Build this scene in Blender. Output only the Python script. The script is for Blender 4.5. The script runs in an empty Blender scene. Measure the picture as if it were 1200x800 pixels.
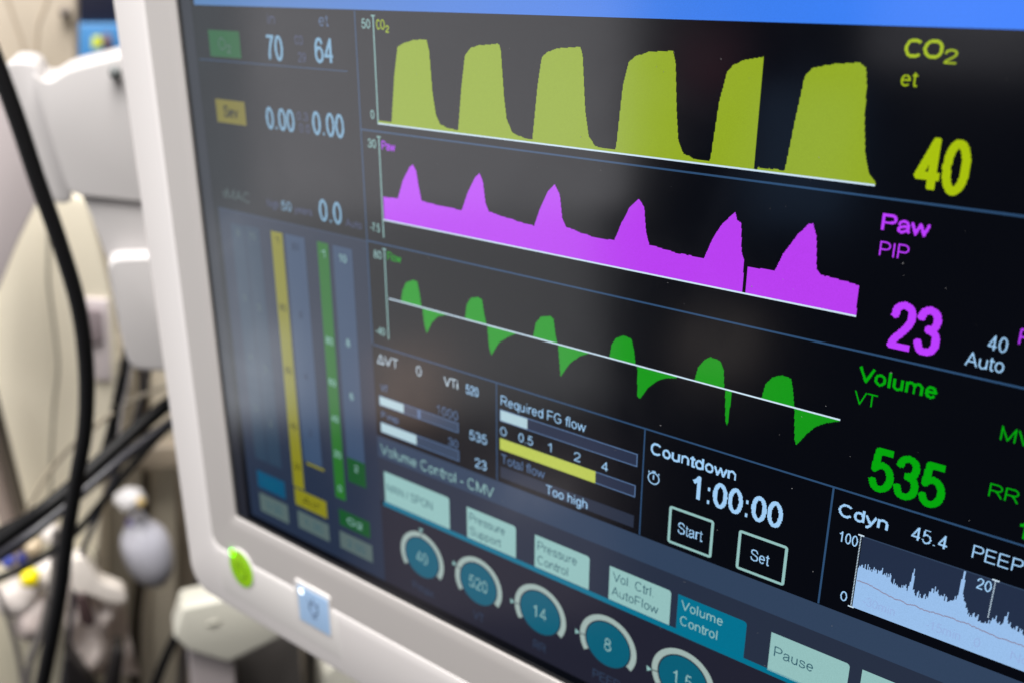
import bpy, bmesh, math, random
import numpy as np
from mathutils import Vector, Matrix
random.seed(7)
SC = bpy.context.scene
COL = SC.collection
MM = 0.001

# ------------------------------------------------------------------ camera
F_PX, PW, PH = 1133.5, 1200.0, 800.0
RIGHT = Vector((0.79030, 0.61272, -0.00019))
UP = Vector((-0.21739, 0.28069, 0.93486))
FWD = Vector((-0.57286, 0.73878, -0.35502))
EYE = Vector((0.22914, -0.29551, 0.14201))
cam_d = bpy.data.cameras.new('camera'); cam = bpy.data.objects.new('camera', cam_d); COL.objects.link(cam)
cam_d.sensor_width = 36.0; cam_d.lens = F_PX / PW * 36.0
cam_d.clip_start = 0.01; cam_d.clip_end = 50
m = Matrix.Identity(4)
for i in range(3):
    m[i][0] = RIGHT[i]; m[i][1] = UP[i]; m[i][2] = -FWD[i]; m[i][3] = EYE[i]
cam.matrix_world = m
cam_d.dof.use_dof = True
cam_d.dof.focus_distance = 0.335
cam_d.dof.aperture_fstop = 6.5
SC.camera = cam

# ------------------------------------------------------------------ light
w = bpy.data.worlds.new('World'); SC.world = w; w.use_nodes = True
w.node_tree.nodes['Background'].inputs[0].default_value = (0.95, 0.97, 1.0, 1)
w.node_tree.nodes['Background'].inputs[1].default_value = 0.015
SC.view_settings.view_transform = 'Standard'; SC.view_settings.look = 'None'
SC.view_settings.exposure = 0; SC.view_settings.gamma = 1; SC.view_settings.use_curve_mapping = False

def area(name, loc, target, sx, sy, power, color):
    d = bpy.data.lights.new(name, 'AREA'); d.shape = 'RECTANGLE'; d.size = sx; d.size_y = sy
    d.energy = power; d.color = color
    o = bpy.data.objects.new(name, d); COL.objects.link(o); o.location = loc
    o.rotation_euler = (Vector(target) - Vector(loc)).to_track_quat('-Z', 'Y').to_euler()
    return o
area('overhead_or_fill_light', (-0.75, -1.15, 1.55), (-0.3, 0.0, 0), 1.2, 1.2, 12, (1.0, 0.975, 0.955))
area('overhead_or_fill_light', (-0.15, -0.25, 1.95), (-1.1, 0.35, -0.4), 1.3, 1.3, 150, (1.0, 0.97, 0.935))
area('overhead_or_fill_light', (0.35, -1.3, 1.5), (-0.8, 0.25, -0.15), 1.0, 1.0, 30, (1.0, 0.98, 0.96))  # added fill from the camera side, to brighten the equipment behind
# added area lights, standing in for the bright room mirrored in the cover glass
area('reflection_panel', (-1.30, -1.41, -0.07), (-0.036, 0, 0.106), 0.88, 0.62, 3.9, (0.97, 0.955, 1.0))
area('reflection_panel', (-1.36, -1.36, -0.65), (-0.042, 0, 0.004), 0.95, 0.52, 1.9, (0.97, 0.97, 1.0))
area('reflection_panel', (-1.81, -1.11, -0.36), (-0.2, 0, 0.036), 0.20, 1.15, 0.95, (0.84, 0.92, 1.0))
area('reflection_panel', (-1.09, -1.32, -1.14), (-0.012, 0, -0.092), 0.62, 0.44, 0.34, (1.0, 0.88, 0.95))
area('reflection_spot', (-1.42, -0.95, -0.68), (-0.161, 0, -0.052), 0.12, 0.18, 0.09, (0.95, 0.97, 1.0))  # from here on small tinted lights, added only for reflection patches in the glass
area('reflection_spot', (-0.76, -1.05, -0.81), (0.012, 0, -0.068), 0.14, 0.07, 0.03, (1.0, 0.92, 0.9))
area('reflection_spot', (-0.54, -1.36, -0.54), (0.091, 0, 0.02), 0.13, 0.12, 0.055, (1.0, 0.86, 0.76))
area('reflection_spot', (-1.09, -1.05, -0.67), (-0.06, 0, -0.036), 0.14, 0.17, 0.10, (1.0, 0.60, 0.40))
area('reflection_spot', (-0.49, -1.56, -0.19), (0.115, 0, 0.089), 0.19, 0.26, 0.09, (0.3, 0.55, 1.0))
area('reflection_spot', (-0.64, -1.42, -0.01), (0.079, 0, 0.116), 0.11, 0.12, 0.022, (1.0, 0.35, 0.45))
area('reflection_spot', (-0.27, -1.75, 0.08), (0.157, 0, 0.133), 0.34, 0.21, 0.22, (0.95, 0.93, 1.0))

# ------------------------------------------------------------------ materials
def lin(c):
    return tuple((x/255/12.92 if x/255 <= .04045 else ((x/255+.055)/1.055)**2.4) for x in c)
MATS = {}
def mat(name, rgb, rough=.45, spec=.5, bump=0, bscale=400, var=0, sss=0, trans=0, coat=0):
    if name in MATS: return MATS[name]
    m = bpy.data.materials.new(name); m.use_nodes = True; nt = m.node_tree; b = nt.nodes['Principled BSDF']
    c = lin(rgb); b.inputs['Base Color'].default_value = (*c, 1)
    b.inputs['Roughness'].default_value = rough; b.inputs['Specular IOR Level'].default_value = spec
    b.inputs['Transmission Weight'].default_value = trans; b.inputs['Coat Weight'].default_value = coat
    tc = nt.nodes.new('ShaderNodeTexCoord')
    if bump:
        n = nt.nodes.new('ShaderNodeTexNoise'); n.inputs['Scale'].default_value = bscale; n.inputs['Detail'].default_value = 4
        bp = nt.nodes.new('ShaderNodeBump'); bp.inputs['Strength'].default_value = bump; bp.inputs['Distance'].default_value = .001
        nt.links.new(tc.outputs['Object'], n.inputs['Vector']); nt.links.new(n.outputs[0], bp.inputs['Height']); nt.links.new(bp.outputs[0], b.inputs['Normal'])
    if var:
        n = nt.nodes.new('ShaderNodeTexNoise'); n.inputs['Scale'].default_value = 14; n.inputs['Detail'].default_value = 5
        r = nt.nodes.new('ShaderNodeMix'); r.data_type = 'RGBA'
        r.inputs[6].default_value = (*[x*(1-var) for x in c], 1); r.inputs[7].default_value = (*[min(1, x*(1+var)) for x in c], 1)
        nt.links.new(tc.outputs['Object'], n.inputs['Vector']); nt.links.new(n.outputs[0], r.inputs[0]); nt.links.new(r.outputs[2], b.inputs['Base Color'])
    MATS[name] = m; return m

def lit(name, rgb, k=1.0, grain=.07, k2=None):
    """a patch of the lit display under its satin cover glass"""
    if name in MATS: return MATS[name]
    m = bpy.data.materials.new(name); m.use_nodes = True; nt = m.node_tree; b = nt.nodes['Principled BSDF']
    b.inputs['Base Color'].default_value = (.001, .001, .001, 1)
    b.inputs['IOR'].default_value = 1.5
    c = lin(rgb)
    tc = nt.nodes.new('ShaderNodeTexCoord')
    n = nt.nodes.new('ShaderNodeTexNoise'); n.inputs['Scale'].default_value = 3200; n.inputs['Detail'].default_value = 1
    mr = nt.nodes.new('ShaderNodeMapRange'); mr.inputs['From Min'].default_value = .3; mr.inputs['From Max'].default_value = .7
    mr.inputs['To Min'].default_value = k*(1-grain); mr.inputs['To Max'].default_value = k*(1+grain)
    nt.links.new(tc.outputs['Object'], n.inputs['Vector']); nt.links.new(n.outputs[0], mr.inputs[0])
    b.inputs['Emission Color'].default_value = (*c, 1)
    nt.links.new(mr.outputs[0], b.inputs['Emission Strength'])
    if isinstance(k2, tuple):
        sx = nt.nodes.new('ShaderNodeSeparateXYZ'); nt.links.new(tc.outputs['Object'], sx.inputs[0])
        m2 = nt.nodes.new('ShaderNodeMapRange'); m2.inputs['From Min'].default_value = -.19; m2.inputs['From Max'].default_value = .19
        mx = nt.nodes.new('ShaderNodeMix'); mx.data_type = 'RGBA'; mx.inputs[6].default_value = (*lin(k2), 1); mx.inputs[7].default_value = (*c, 1)
        nt.links.new(sx.outputs[0], m2.inputs[0]); nt.links.new(m2.outputs[0], mx.inputs[0]); nt.links.new(mx.outputs[2], b.inputs['Emission Color'])
    # wipe marks: the cover glass is a little rougher along them
    w_ = nt.nodes.new('ShaderNodeTexNoise'); w_.inputs['Scale'].default_value = 18; w_.inputs['Detail'].default_value = 6; w_.inputs['Distortion'].default_value = 1.2
    r2 = nt.nodes.new('ShaderNodeMapRange'); r2.inputs['To Min'].default_value = .07; r2.inputs['To Max'].default_value = .21
    nt.links.new(tc.outputs['Object'], w_.inputs['Vector']); nt.links.new(w_.outputs[0], r2.inputs[0]); nt.links.new(r2.outputs[0], b.inputs['Roughness'])
    MATS[name] = m; return m

# ------------------------------------------------------------------ object helpers
def link(name, me, mats, parent=None, loc=None):
    o = bpy.data.objects.new(name, me); COL.objects.link(o)
    for mt in mats if isinstance(mats, (list, tuple)) else [mats]: me.materials.append(mt)
    if parent: o.parent = parent
    if loc: o.location = loc
    return o
def thing(name, label, cat, loc=(0, 0, 0), group=None):
    o = bpy.data.objects.new(name, None); COL.objects.link(o); o.location = loc; o.empty_display_size = .05
    o['label'] = label; o['category'] = cat
    if group: o['group'] = group
    bpy.context.view_layer.update()
    return o
def tag(o, label, cat, group=None):
    o['label'] = label; o['category'] = cat
    if group: o['group'] = group
    return o
def reparent(o, parent):
    o.parent = parent; o.matrix_parent_inverse = Matrix.Translation(parent.location).inverted(); return o
def smooth(me, ang=40):
    for p in me.polygons: p.use_smooth = True
    me.set_sharp_from_angle(angle=math.radians(ang))
def bevelled(bm, r, seg=3):
    es = [e for e in bm.edges if len(e.link_faces) == 2 and e.calc_face_angle(0) > math.radians(25)]
    bmesh.ops.bevel(bm, geom=es, offset=r, segments=seg, profile=.5, affect='EDGES', clamp_overlap=True)
def tobj(name, bm, mats, parent=None, ang=40):
    bmesh.ops.recalc_face_normals(bm, faces=bm.faces[:])
    me = bpy.data.meshes.new(name); bm.to_mesh(me); bm.free(); smooth(me, ang)
    o = link(name, me, mats)
    if parent: reparent(o, parent)
    return o
def catmull(P, n=8):
    P = [Vector(p) for p in P]; Q = [P[0]*2-P[1]] + P + [P[-1]*2-P[-2]]; out = []
    for i in range(1, len(Q)-2):
        for k in range(n):
            t = k/n; a, b, c, d = Q[i-1:i+3]
            out.append(.5*((2*b)+(c-a)*t+(2*a-5*b+4*c-d)*t*t+(3*b-a-3*c+d)*t**3))
    out.append(P[-1]); return out
def tube_bm(pts, r, seg=12, bm=None, n=8):
    bm = bm or bmesh.new(); P = catmull(pts, n) if len(pts) > 2 else [Vector(p) for p in pts]; rings = []
    up = Vector((0, 0, 1))
    for i, p in enumerate(P):
        t = (P[min(i+1, len(P)-1)]-P[max(i-1, 0)]).normalized()
        a = t.cross(up if abs(t.dot(up)) < .95 else Vector((1, 0, 0))).normalized(); b = t.cross(a)
        rr = r(i/(len(P)-1)) if callable(r) else r
        rings.append([bm.verts.new(p+(a*math.cos(k*2*math.pi/seg)+b*math.sin(k*2*math.pi/seg))*rr) for k in range(seg)])
    for A, B in zip(rings, rings[1:]):
        for k in range(seg): bm.faces.new((A[k], A[(k+1) % seg], B[(k+1) % seg], B[k]))
    bm.faces.new(rings[0]); bm.faces.new(rings[-1][::-1]); return bm

# ================================================================== THE MONITOR
# monitor coordinates in millimetres: u to the right, v down, w out towards the viewer; the glass is w = 0
def V3(u, v, w=0): return Vector((u*MM, -w*MM, -v*MM))
monitor = thing('patient_monitor', 'white framed touchscreen monitor showing yellow, magenta and green breathing waveforms', 'monitor', (0.04, 0.03, -0.23))

BEZ = mat('bezel_grey', (170, 166, 164), .42, .4, .05, 2500)
FRM = mat('frame_white', (212, 208, 207), .38, .45, .04, 2200)
GL = (-206.6, -155.0, 291.0, 158.7)          # glass: left, top, right, bottom

def rrect(l, t, r, b, rad, w, n=8):
    out = []
    for cx, cy, a0 in ((r-rad, t+rad, -90), (r-rad, b-rad, 0), (l+rad, b-rad, 90), (l+rad, t+rad, 180)):
        for k in range(n+1):
            a = math.radians(a0+90*k/n); out.append((cx+rad*math.cos(a), cy+rad*math.sin(a), w))
    return out
def loft(loops, cap=False):
    bm = bmesh.new(); R = [[bm.verts.new(V3(*p)) for p in L] for L in loops]
    for A, B in zip(R, R[1:]):
        for i in range(len(A)): j = (i+1) % len(A); bm.faces.new((A[i], A[j], B[j], B[i]))
    if cap: bm.faces.new(R[-1])
    return bm
def grow(d, rad, w, extra=0): return rrect(GL[0]-d, GL[1]-d, GL[2]+d, GL[3]+d+extra, rad, w)
# grey inner band
bz = loft([grow(.15, 1.2, -2.5), grow(.25, 1.5, .6), grow(.6, 2, 1.0), grow(1.2, 2.6, 1.2), grow(8, 4, 1.4), grow(20, 5.5, 1.6), grow(25.6, 7, 1.7, 2.6)])
tobj('bezel', bz, BEZ, monitor, 30)
fr = loft([grow(25.4, 7, 1.5, 2.6), grow(25.6, 7.2, 1.9, 2.7), grow(26.1, 7.6, 2.1, 2.8), grow(30, 9, 2.1, 5), grow(52.6, 16, 2.1, 15.6), grow(53.8, 16.6, 1.7, 15.9), grow(54.7, 17.2, .6, 15.9),
           grow(55.2, 17.5, -1.2, 15.8), grow(55.6, 17.5, -8, 15.4), grow(55, 17.5, -28, 14.5), grow(51, 16, -34, 12)], cap=True)
tobj('frame', fr, FRM, monitor, 35)
# dark gasket at the foot of the lip
tobj('gasket', loft([grow(.3, 1.4, -2.0), grow(.2, 1.2, -.05), grow(-1.4, .6, .35), grow(-2.2, .4, .0)]), mat('gasket_black', (14, 14, 18), .6), monitor)

def sheet(rects, w):
    """flat quads (u0, v0, u1, v1) as one mesh"""
    bm = bmesh.new()
    for a, b, c, d in rects:
        bm.faces.new([bm.verts.new(V3(x, y, w)) for x, y in ((a, b), (a, d), (c, d), (c, b))])
    return bm
class Print:
    """one element shown on the display; several colours, each a hair above the last"""
    def __init__(s): s.v = []; s.f = []; s.mi = []; s.m = []
    def slot(s, m):
        if m not in s.m: s.m.append(m)
        return s.m.index(m)
    def quad(s, P, m, L):
        i = len(s.v); s.v += [tuple(V3(x, y, .03*L)) for x, y in P]; s.f.append(tuple(range(i, i+len(P)))); s.mi.append(s.slot(m)); return s
    def rect(s, a, b, c, d, m, L): return s.quad(((a, b), (a, d), (c, d), (c, b)), m, L)
    def frame(s, a, b, c, d, t, m, L):
        s.rect(a, b, c, b+t, m, L); s.rect(a, d-t, c, d, m, L); s.rect(a, b+t, a+t, d-t, m, L); s.rect(c-t, b+t, c, d-t, m, L); return s
    def cells(s, grid, u0, v0, pitch, m, L):
        for j in range(grid.shape[0]):
            r = grid[j].astype(int); d = np.diff(np.concatenate(([0], r, [0])))
            for a, b in zip(np.where(d == 1)[0], np.where(d == -1)[0]):
                s.rect(u0+a*pitch, v0+j*pitch, u0+b*pitch, v0+(j+1)*pitch, m, L)
        return s
    def poly(s, P, m, L, pitch=.3):
        """filled outline, stepped on the pixel grid"""
        P = np.array(P, float); u0 = math.floor(P[:, 0].min()/pitch)*pitch; v0 = math.floor(P[:, 1].min()/pitch)*pitch
        nx = int((P[:, 0].max()-u0)/pitch)+2; ny = int((P[:, 1].max()-v0)/pitch)+2
        X, Y = np.meshgrid(u0+(np.arange(nx)+.5)*pitch, v0+(np.arange(ny)+.5)*pitch); ins = np.zeros(X.shape, bool)
        for (x1, y1), (x2, y2) in zip(P, np.roll(P, -1, 0)):
            if y1 == y2: continue
            ins ^= ((y1 > Y) != (y2 > Y)) & (X < (x2-x1)*(Y-y1)/(y2-y1)+x1)
        return s.cells(ins, u0, v0, pitch, m, L)
    def text(s, t, u0, v0, u1, v1, m, L=4, bold=0, pitch=.3):
        """lettering between cap line v0 and base line v1, from u0 to u1, stroked on the pixel grid"""
        cap = v1-v0
        hw = (.062 if u0 < -60 else .075)*cap if cap > 9 else .22 if not bold else .25 if bold < .02 else .08*cap
        if cap < 5 and bold < .02: pitch = .15
        hw = max(hw, .2); paths = layout(t); X = np.concatenate([q[:, 0] for q in paths]); x0, x1 = X.min(), X.max()
        kx = (u1-u0-2*hw)/max(.05, x1-x0) if x1-x0 > .05 else 1
        Q = [np.c_[u0+hw+(q[:, 0]-x0)*kx, v1-hw-q[:, 1]*(cap-2*hw)] for q in paths]
        A = np.concatenate(Q); gu = math.floor((A[:, 0].min()-hw)/pitch)*pitch; gv = math.floor((A[:, 1].min()-hw)/pitch)*pitch
        nx = int((A[:, 0].max()+hw-gu)/pitch)+2; ny = int((A[:, 1].max()+hw-gv)/pitch)+2; G = np.zeros((ny, nx), bool)
        for q in Q:
            n = len(q)-1; closed = np.allclose(q[0], q[-1])
            for k in range(n):
                a, b = q[k], q[k+1]; d = b-a; l = math.hypot(*d)
                if l < 1e-6: continue
                i0, i1 = [int((f(a[0], b[0])+g*hw-gu)/pitch)+h for f, g, h in ((min, -1, -1), (max, 1, 2))]; j0, j1 = [int((f(a[1], b[1])+g*hw-gv)/pitch)+h for f, g, h in ((min, -1, -1), (max, 1, 2))]
                i0, j0, i1, j1 = max(0, i0), max(0, j0), min(nx, i1), min(ny, j1)
                if i1 <= i0 or j1 <= j0: continue
                XX, YY = np.meshgrid(gu+(np.arange(i0, i1)+.5)*pitch, gv+(np.arange(j0, j1)+.5)*pitch)
                t_ = ((XX-a[0])*d[0]+(YY-a[1])*d[1])/l; o_ = np.abs((XX-a[0])*d[1]-(YY-a[1])*d[0])/l
                lo = -hw*.25 if (k == 0 and not closed) else -hw; hi = l+(hw*.25 if (k == n-1 and not closed) else hw)
                e = np.maximum(0, np.maximum(-t_, t_-l))
                G[j0:j1, i0:i1] |= (o_*o_+e*e <= hw*hw) & (t_ >= lo) & (t_ <= hi)
        return s.cells(G, gu, gv, pitch, m, L)
    def build(s, name, parent):
        me = bpy.data.meshes.new(name); me.from_pydata(s.v, [], s.f)
        me.polygons.foreach_set('material_index', s.mi)
        o = link(name, me, s.m); reparent2(o, parent); return o
def arc(cx, cy, rx, ry, a0, a1, n=20):
    return [(cx+rx*math.cos(math.radians(a0+(a1-a0)*k/n)), cy+ry*math.sin(math.radians(a0+(a1-a0)*k/n))) for k in range(n+1)]
def sm(*P): return [(p.x, p.y) for p in catmull([(x, y, 0) for x, y in P], 5)]
dot = lambda x, y: [(x-.035, y), (x+.035, y)]
six = sm((.62, .80), (.55, .95), (.40, 1), (.22, .88), (.13, .6), (.13, .33), (.2, .1), (.4, 0), (.6, .1), (.66, .32), (.58, .54), (.4, .62), (.22, .54), (.13, .36))
hump = lambda x0, x1: [(x0, .45)]+arc((x0+x1)/2, .44, (x1-x0)/2, .26, 180, 0, 12)+[(x1, 0)]
FONT = {
 '0': (.78, [arc(.39, .5, .27, .5, 90, 450, 32)]), '1': (.78, [[(.18, .76), (.32, .85), (.44, 1), (.44, 0)]]),
 '2': (.78, [sm((.12, .72), (.18, .92), (.38, 1), (.58, .93), (.64, .74), (.55, .52), (.36, .32), (.18, .14), (.12, 0))+[(.66, 0)]]),
 '3': (.78, [sm((.12, .78), (.2, .94), (.38, 1), (.56, .93), (.61, .76), (.55, .6), (.36, .54)), sm((.36, .54), (.58, .47), (.66, .28), (.58, .08), (.38, 0), (.2, .05), (.11, .24))]),
 '4': (.78, [[(.68, .26), (.10, .26), (.52, 1), (.52, 0)]]), '5': (.78, [[(.62, 1), (.22, 1), (.15, .52)]+sm((.15, .52), (.26, .61), (.4, .64), (.58, .55), (.66, .33), (.58, .1), (.38, 0), (.2, .05), (.11, .22))]),
 '6': (.78, [six]), '7': (.78, [[(.12, 1), (.66, 1)]+sm((.66, 1), (.45, .66), (.34, .33), (.3, 0))]), '8': (.78, [arc(.39, .77, .21, .23, 90, 450), arc(.39, .27, .27, .27, 90, 450)]),
 '9': (.78, [[(.78-x, 1-y) for x, y in six]]), ':': (.4, [dot(.2, .64), dot(.2, .04)]), '.': (.38, [dot(.18, .02)]), '-': (.46, [[(.08, .36), (.38, .36)]]), '/': (.4, [[(.04, 0), (.36, 1)]]), ' ': (.38, []),
 'A': (.93, [[(.06, 0), (.46, 1), (.86, 0)], [(.2, .33), (.73, .33)]]), 'C': (1.0, [arc(.52, .5, .4, .5, 42, 318, 28)]), 'E': (.93, [[(.8, 1), (.14, 1), (.14, 0), (.82, 0)], [(.14, .52), (.76, .52)]]),
 'F': (.85, [[(.76, 1), (.14, 1), (.14, 0)], [(.14, .5), (.68, .5)]]), 'G': (1.08, [arc(.53, .5, .41, .5, 42, 318, 28)+[(.9, .2), (.9, .46), (.56, .46)]]), 'I': (.38, [[(.19, 0), (.19, 1)]]),
 'M': (1.16, [[(.14, 0), (.14, 1), (.58, .06), (1.02, 1), (1.02, 0)]]), 'N': (1.0, [[(.14, 0), (.14, 1), (.86, 0), (.86, 1)]]), 'O': (1.08, [arc(.54, .5, .43, .5, 90, 450, 32)]),
 'P': (.93, [[(.14, 0), (.14, 1), (.52, 1)]+arc(.56, .74, .27, .26, 90, -90, 12)+[(.14, .48)]]), 'R': (1.0, [[(.14, 0), (.14, 1), (.56, 1)]+arc(.6, .745, .27, .255, 90, -90, 12)+[(.14, .49)], [(.5, .49), (.66, .36), (.9, 0)]]),
 'S': (.93, [sm((.8, .74), (.7, .94), (.46, 1), (.22, .93), (.15, .74), (.26, .6), (.5, .52), (.76, .42), (.84, .25), (.74, .06), (.48, 0), (.22, .06), (.12, .28))]), 'T': (.85, [[(.06, 1), (.8, 1)], [(.43, 1), (.43, 0)]]),
 'V': (.93, [[(.04, 1), (.46, 0), (.88, 1)]]), '\u0394': (.93, [[(.06, 0), (.46, 1), (.86, 0), (.06, 0)]]),
 'a': (.78, [sm((.12, .5), (.2, .65), (.38, .7), (.56, .63), (.61, .5))+[(.61, .14), (.68, 0)], sm((.61, .42), (.36, .36), (.16, .28), (.1, .15), (.2, .01), (.4, .02), (.61, .2))]),
 'b': (.78, [[(.13, 1), (.13, 0)], arc(.39, .35, .26, .35, 90, 450)]), 'c': (.7, [arc(.38, .35, .27, .35, 42, 318)]), 'd': (.78, [[(.64, 1), (.64, 0)], arc(.38, .35, .26, .35, 90, 450)]),
 'e': (.78, [[(.13, .37), (.65, .37)]+arc(.39, .35, .26, .35, 5, 318)]), 'f': (.38, [sm((.4, .98), (.3, 1), (.2, .88), (.19, .7))+[(.19, 0)], [(.04, .7), (.38, .7)]]),
 'g': (.78, [[(.64, .7), (.64, 0)]+sm((.64, 0), (.58, -.2), (.38, -.28), (.16, -.2)), arc(.38, .35, .26, .35, 90, 450)]), 'h': (.78, [[(.13, 1), (.13, 0)], hump(.13, .63)]),
 'i': (.31, [[(.15, 0), (.15, .7)], [(.15, .92), (.15, 1)]]), 'l': (.31, [[(.15, 0), (.15, 1)]]), 'm': (1.16, [[(.13, .7), (.13, 0)], hump(.13, .57), hump(.57, 1.01)]), 'n': (.78, [[(.13, .7), (.13, 0)], hump(.13, .63)]),
 'o': (.78, [arc(.39, .35, .27, .35, 90, 450)]), 'p': (.78, [[(.13, .7), (.13, -.28)], arc(.39, .35, .26, .35, 90, 450)]), 'q': (.78, [[(.64, .7), (.64, -.28)], arc(.38, .35, .26, .35, 90, 450)]),
 'r': (.46, [[(.13, .7), (.13, 0)], sm((.13, .42), (.2, .62), (.34, .7), (.44, .67))]), 's': (.7, [sm((.58, .52), (.5, .66), (.34, .7), (.17, .64), (.14, .51), (.24, .41), (.44, .34), (.58, .25), (.57, .08), (.36, 0), (.16, .05), (.1, .2))]),
 't': (.38, [[(.19, .92), (.19, .12)]+sm((.19, .12), (.24, 0), (.38, .01)), [(.04, .7), (.38, .7)]]), 'u': (.78, [[(.13, .7), (.13, .26)]+arc(.38, .26, .25, .26, 180, 360, 12)+[(.63, .7)], [(.63, .3), (.63, 0)]]),
 'v': (.7, [[(.04, .7), (.35, 0), (.66, .7)]]), 'w': (1.0, [[(.04, .7), (.27, 0), (.5, .66), (.73, 0), (.96, .7)]]), 'x': (.7, [[(.06, 0), (.64, .7)], [(.06, .7), (.64, 0)]]),
 'y': (.7, [[(.04, .7), (.35, .02)], [(.66, .7), (.35, 0), (.24, -.24), (.08, -.27)]])}
def layout(t):
    out = []; x = 0
    for ch in t:
        adv, ps = FONT[ch]
        out += [np.array([(x+a, b) for a, b in q], float) for q in ps]; x += adv
    return out
def reparent2(o, parent):            # parent is itself a child of the monitor, with no rotation or scale
    o.parent = parent; o.matrix_parent_inverse = parent.matrix_world.inverted()

C = dict(
 yfill=lit('display_yellow_fill', (146, 170, 34)), mfill=lit('display_magenta_fill', (184, 62, 240)), gfill=lit('display_green_fill', (18, 150, 22)), note=lit('display_note', (150, 180, 226)),
 paled=lit('display_pale_far', (122, 168, 200)), greenc=lit('display_column_green', (30, 108, 34)),
 back=lit('display_black', (2, 4, 12), 1, 0), blue=lit('display_blue', (54, 128, 255), k2=(74, 122, 176)), bluel=lit('display_blue_pale', (70, 130, 215)),
 yellow=lit('display_yellow', (168, 192, 8)), mag=lit('display_magenta', (188, 62, 255)), green=lit('display_green', (0, 164, 8)),
 line=lit('display_rule', (44, 76, 112)), white=lit('display_white', (205, 228, 245)), pale=lit('display_pale_blue', (160, 205, 245)),
 dim=lit('display_dim_blue', (88, 118, 160)), slate=lit('display_slate', (48, 66, 92)), slate2=lit('display_slate_dark', (38, 47, 66)), dial=lit('display_dial_band', (32, 33, 48)),
 tab=lit('display_tab', (146, 190, 188)), teal=lit('display_teal', (0, 112, 142)), tealk=lit('display_teal_dark', (6, 92, 116)), ring=lit('display_ring', (158, 178, 174)),
 ink=lit('display_ink', (40, 84, 100)), bar=lit('display_bar_white', (175, 205, 215)), trough=lit('display_trough', (36, 46, 70)), lime=lit('display_lime', (186, 200, 84)),
 graphb=lit('display_graph_back', (34, 46, 70)), graph=lit('display_graph_fill', (152, 190, 234)), pink=lit('display_trend', (140, 140, 168)),
 panel=lit('display_panel', (34, 46, 68)), col=lit('display_column', (54, 76, 106)), col2=lit('display_column_grey', (38, 60, 82)), gdark=lit('display_green_dark', (10, 80, 36)), gbox=lit('display_green_box', (16, 92, 44)),
 ybox=lit('display_yellow_box', (120, 112, 26)), ydk=lit('display_yellow_dull', (132, 130, 26)), cyan=lit('display_cyan', (4, 78, 112)), sage=lit('display_sage', (84, 102, 102)), black=lit('display_ink_black', (6, 8, 10), 1, 0), faint=lit('display_faint', (64, 76, 112)))

dsp = tobj('display', sheet([(GL[0]+.05, GL[1]+.05, GL[2]-.05, GL[3]-.05)], 0), C['back'], monitor)
bpy.context.view_layer.update()
def P(): return Print()
P().rect(-203.6, -150, -196, 156, lit('edge_reflection_tint', (34, 36, 46), 1, 0), 1).build('edge_reflection', dsp)  # reflection along the glass edge, painted as a faintly glowing strip
# status bar
P().rect(-193.3, -149, 280, -128.1, C['blue'], 1).build('status_bar', dsp)
# rules
def rule(pts): 
    p = P()
    for r in pts: p.rect(*r, C['line'], 1)
    return p.build('divider_line', dsp)
rule([(-83.2, -127.6, -82.5, 20.2)])
rule([(-82.5, -79.3, 275, -78.6)]); rule([(-82.5, -29.7, 275, -29.0)]); rule([(-82.5, 20.2, 275, 20.9)])
rule([(-8.7, 20.9, -8.1, 67.5)]); rule([(64.2, 20.9, 64.8, 67.5)]); rule([(137.8, 20.9, 138.5, 67.5)])
rule([(-194, -103.1, -89, -102.7)])
# gas readings, top left
P().rect(-184.6, -116.9, -161, -104.7, C['gbox'], 1).text('O', -177.5, -113.6, -172, -108, C['sage'], 2).text('2', -171.4, -110.5, -168.2, -106.8, C['sage'], 2).build('gas_tile', dsp)
P().rect(-184.6, -84.6, -162, -73.4, C['ybox'], 1).text('Sev', -179, -82.0, -167.5, -76.2, C['black'], 2, .02).build('gas_tile', dsp)
for t, a, b, c, d, k, bo in (('70', -142.2, -116.2, -130.6, -104.9, 'paled', .02), ('64', -109.3, -116.2, -97.2, -105.4, 'paled', .02), ('in', -139.5, -125.6, -134.5, -120.8, 'faint', 0), ('et', -105.2, -126, -99, -121, 'dim', 0),
        ('MAC', -183.5, -40.2, -165.2, -35.0, 'sage', .01), ('x', -186.8, -40.2, -184.3, -35.0, 'sage', 0), ('high', -151.7, -39.3, -142.6, -35.3, 'faint', 0), ('50', -141, -39.8, -133.8, -35.2, 'paled', .01), ('years', -131.8, -39.0, -119, -35.3, 'faint', 0),
        ('0.0', -113.9, -44.4, -98.6, -34.0, 'paled', .02), ('Auto', -96.3, -37.6, -85.8, -34.0, 'faint', 0), ('0.00', -146.6, -83.8, -126.6, -73.5, 'paled', .02), ('0.00', -114.2, -84.4, -93.5, -73.8, 'paled', .02),
        ('CO', -122, -116.6, -116.6, -112.6, 'faint', 0), ('29', -120.5, -109.4, -115.4, -105.3, 'faint', 0), ('0.3', -124.5, -83.2, -117, -79.5, 'faint', 0), ('0.0', -123.5, -78, -116.2, -74, 'faint', 0)):
    P().text(t, a, b, c, d, C[k], 1, bo).build('reading', dsp)
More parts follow.
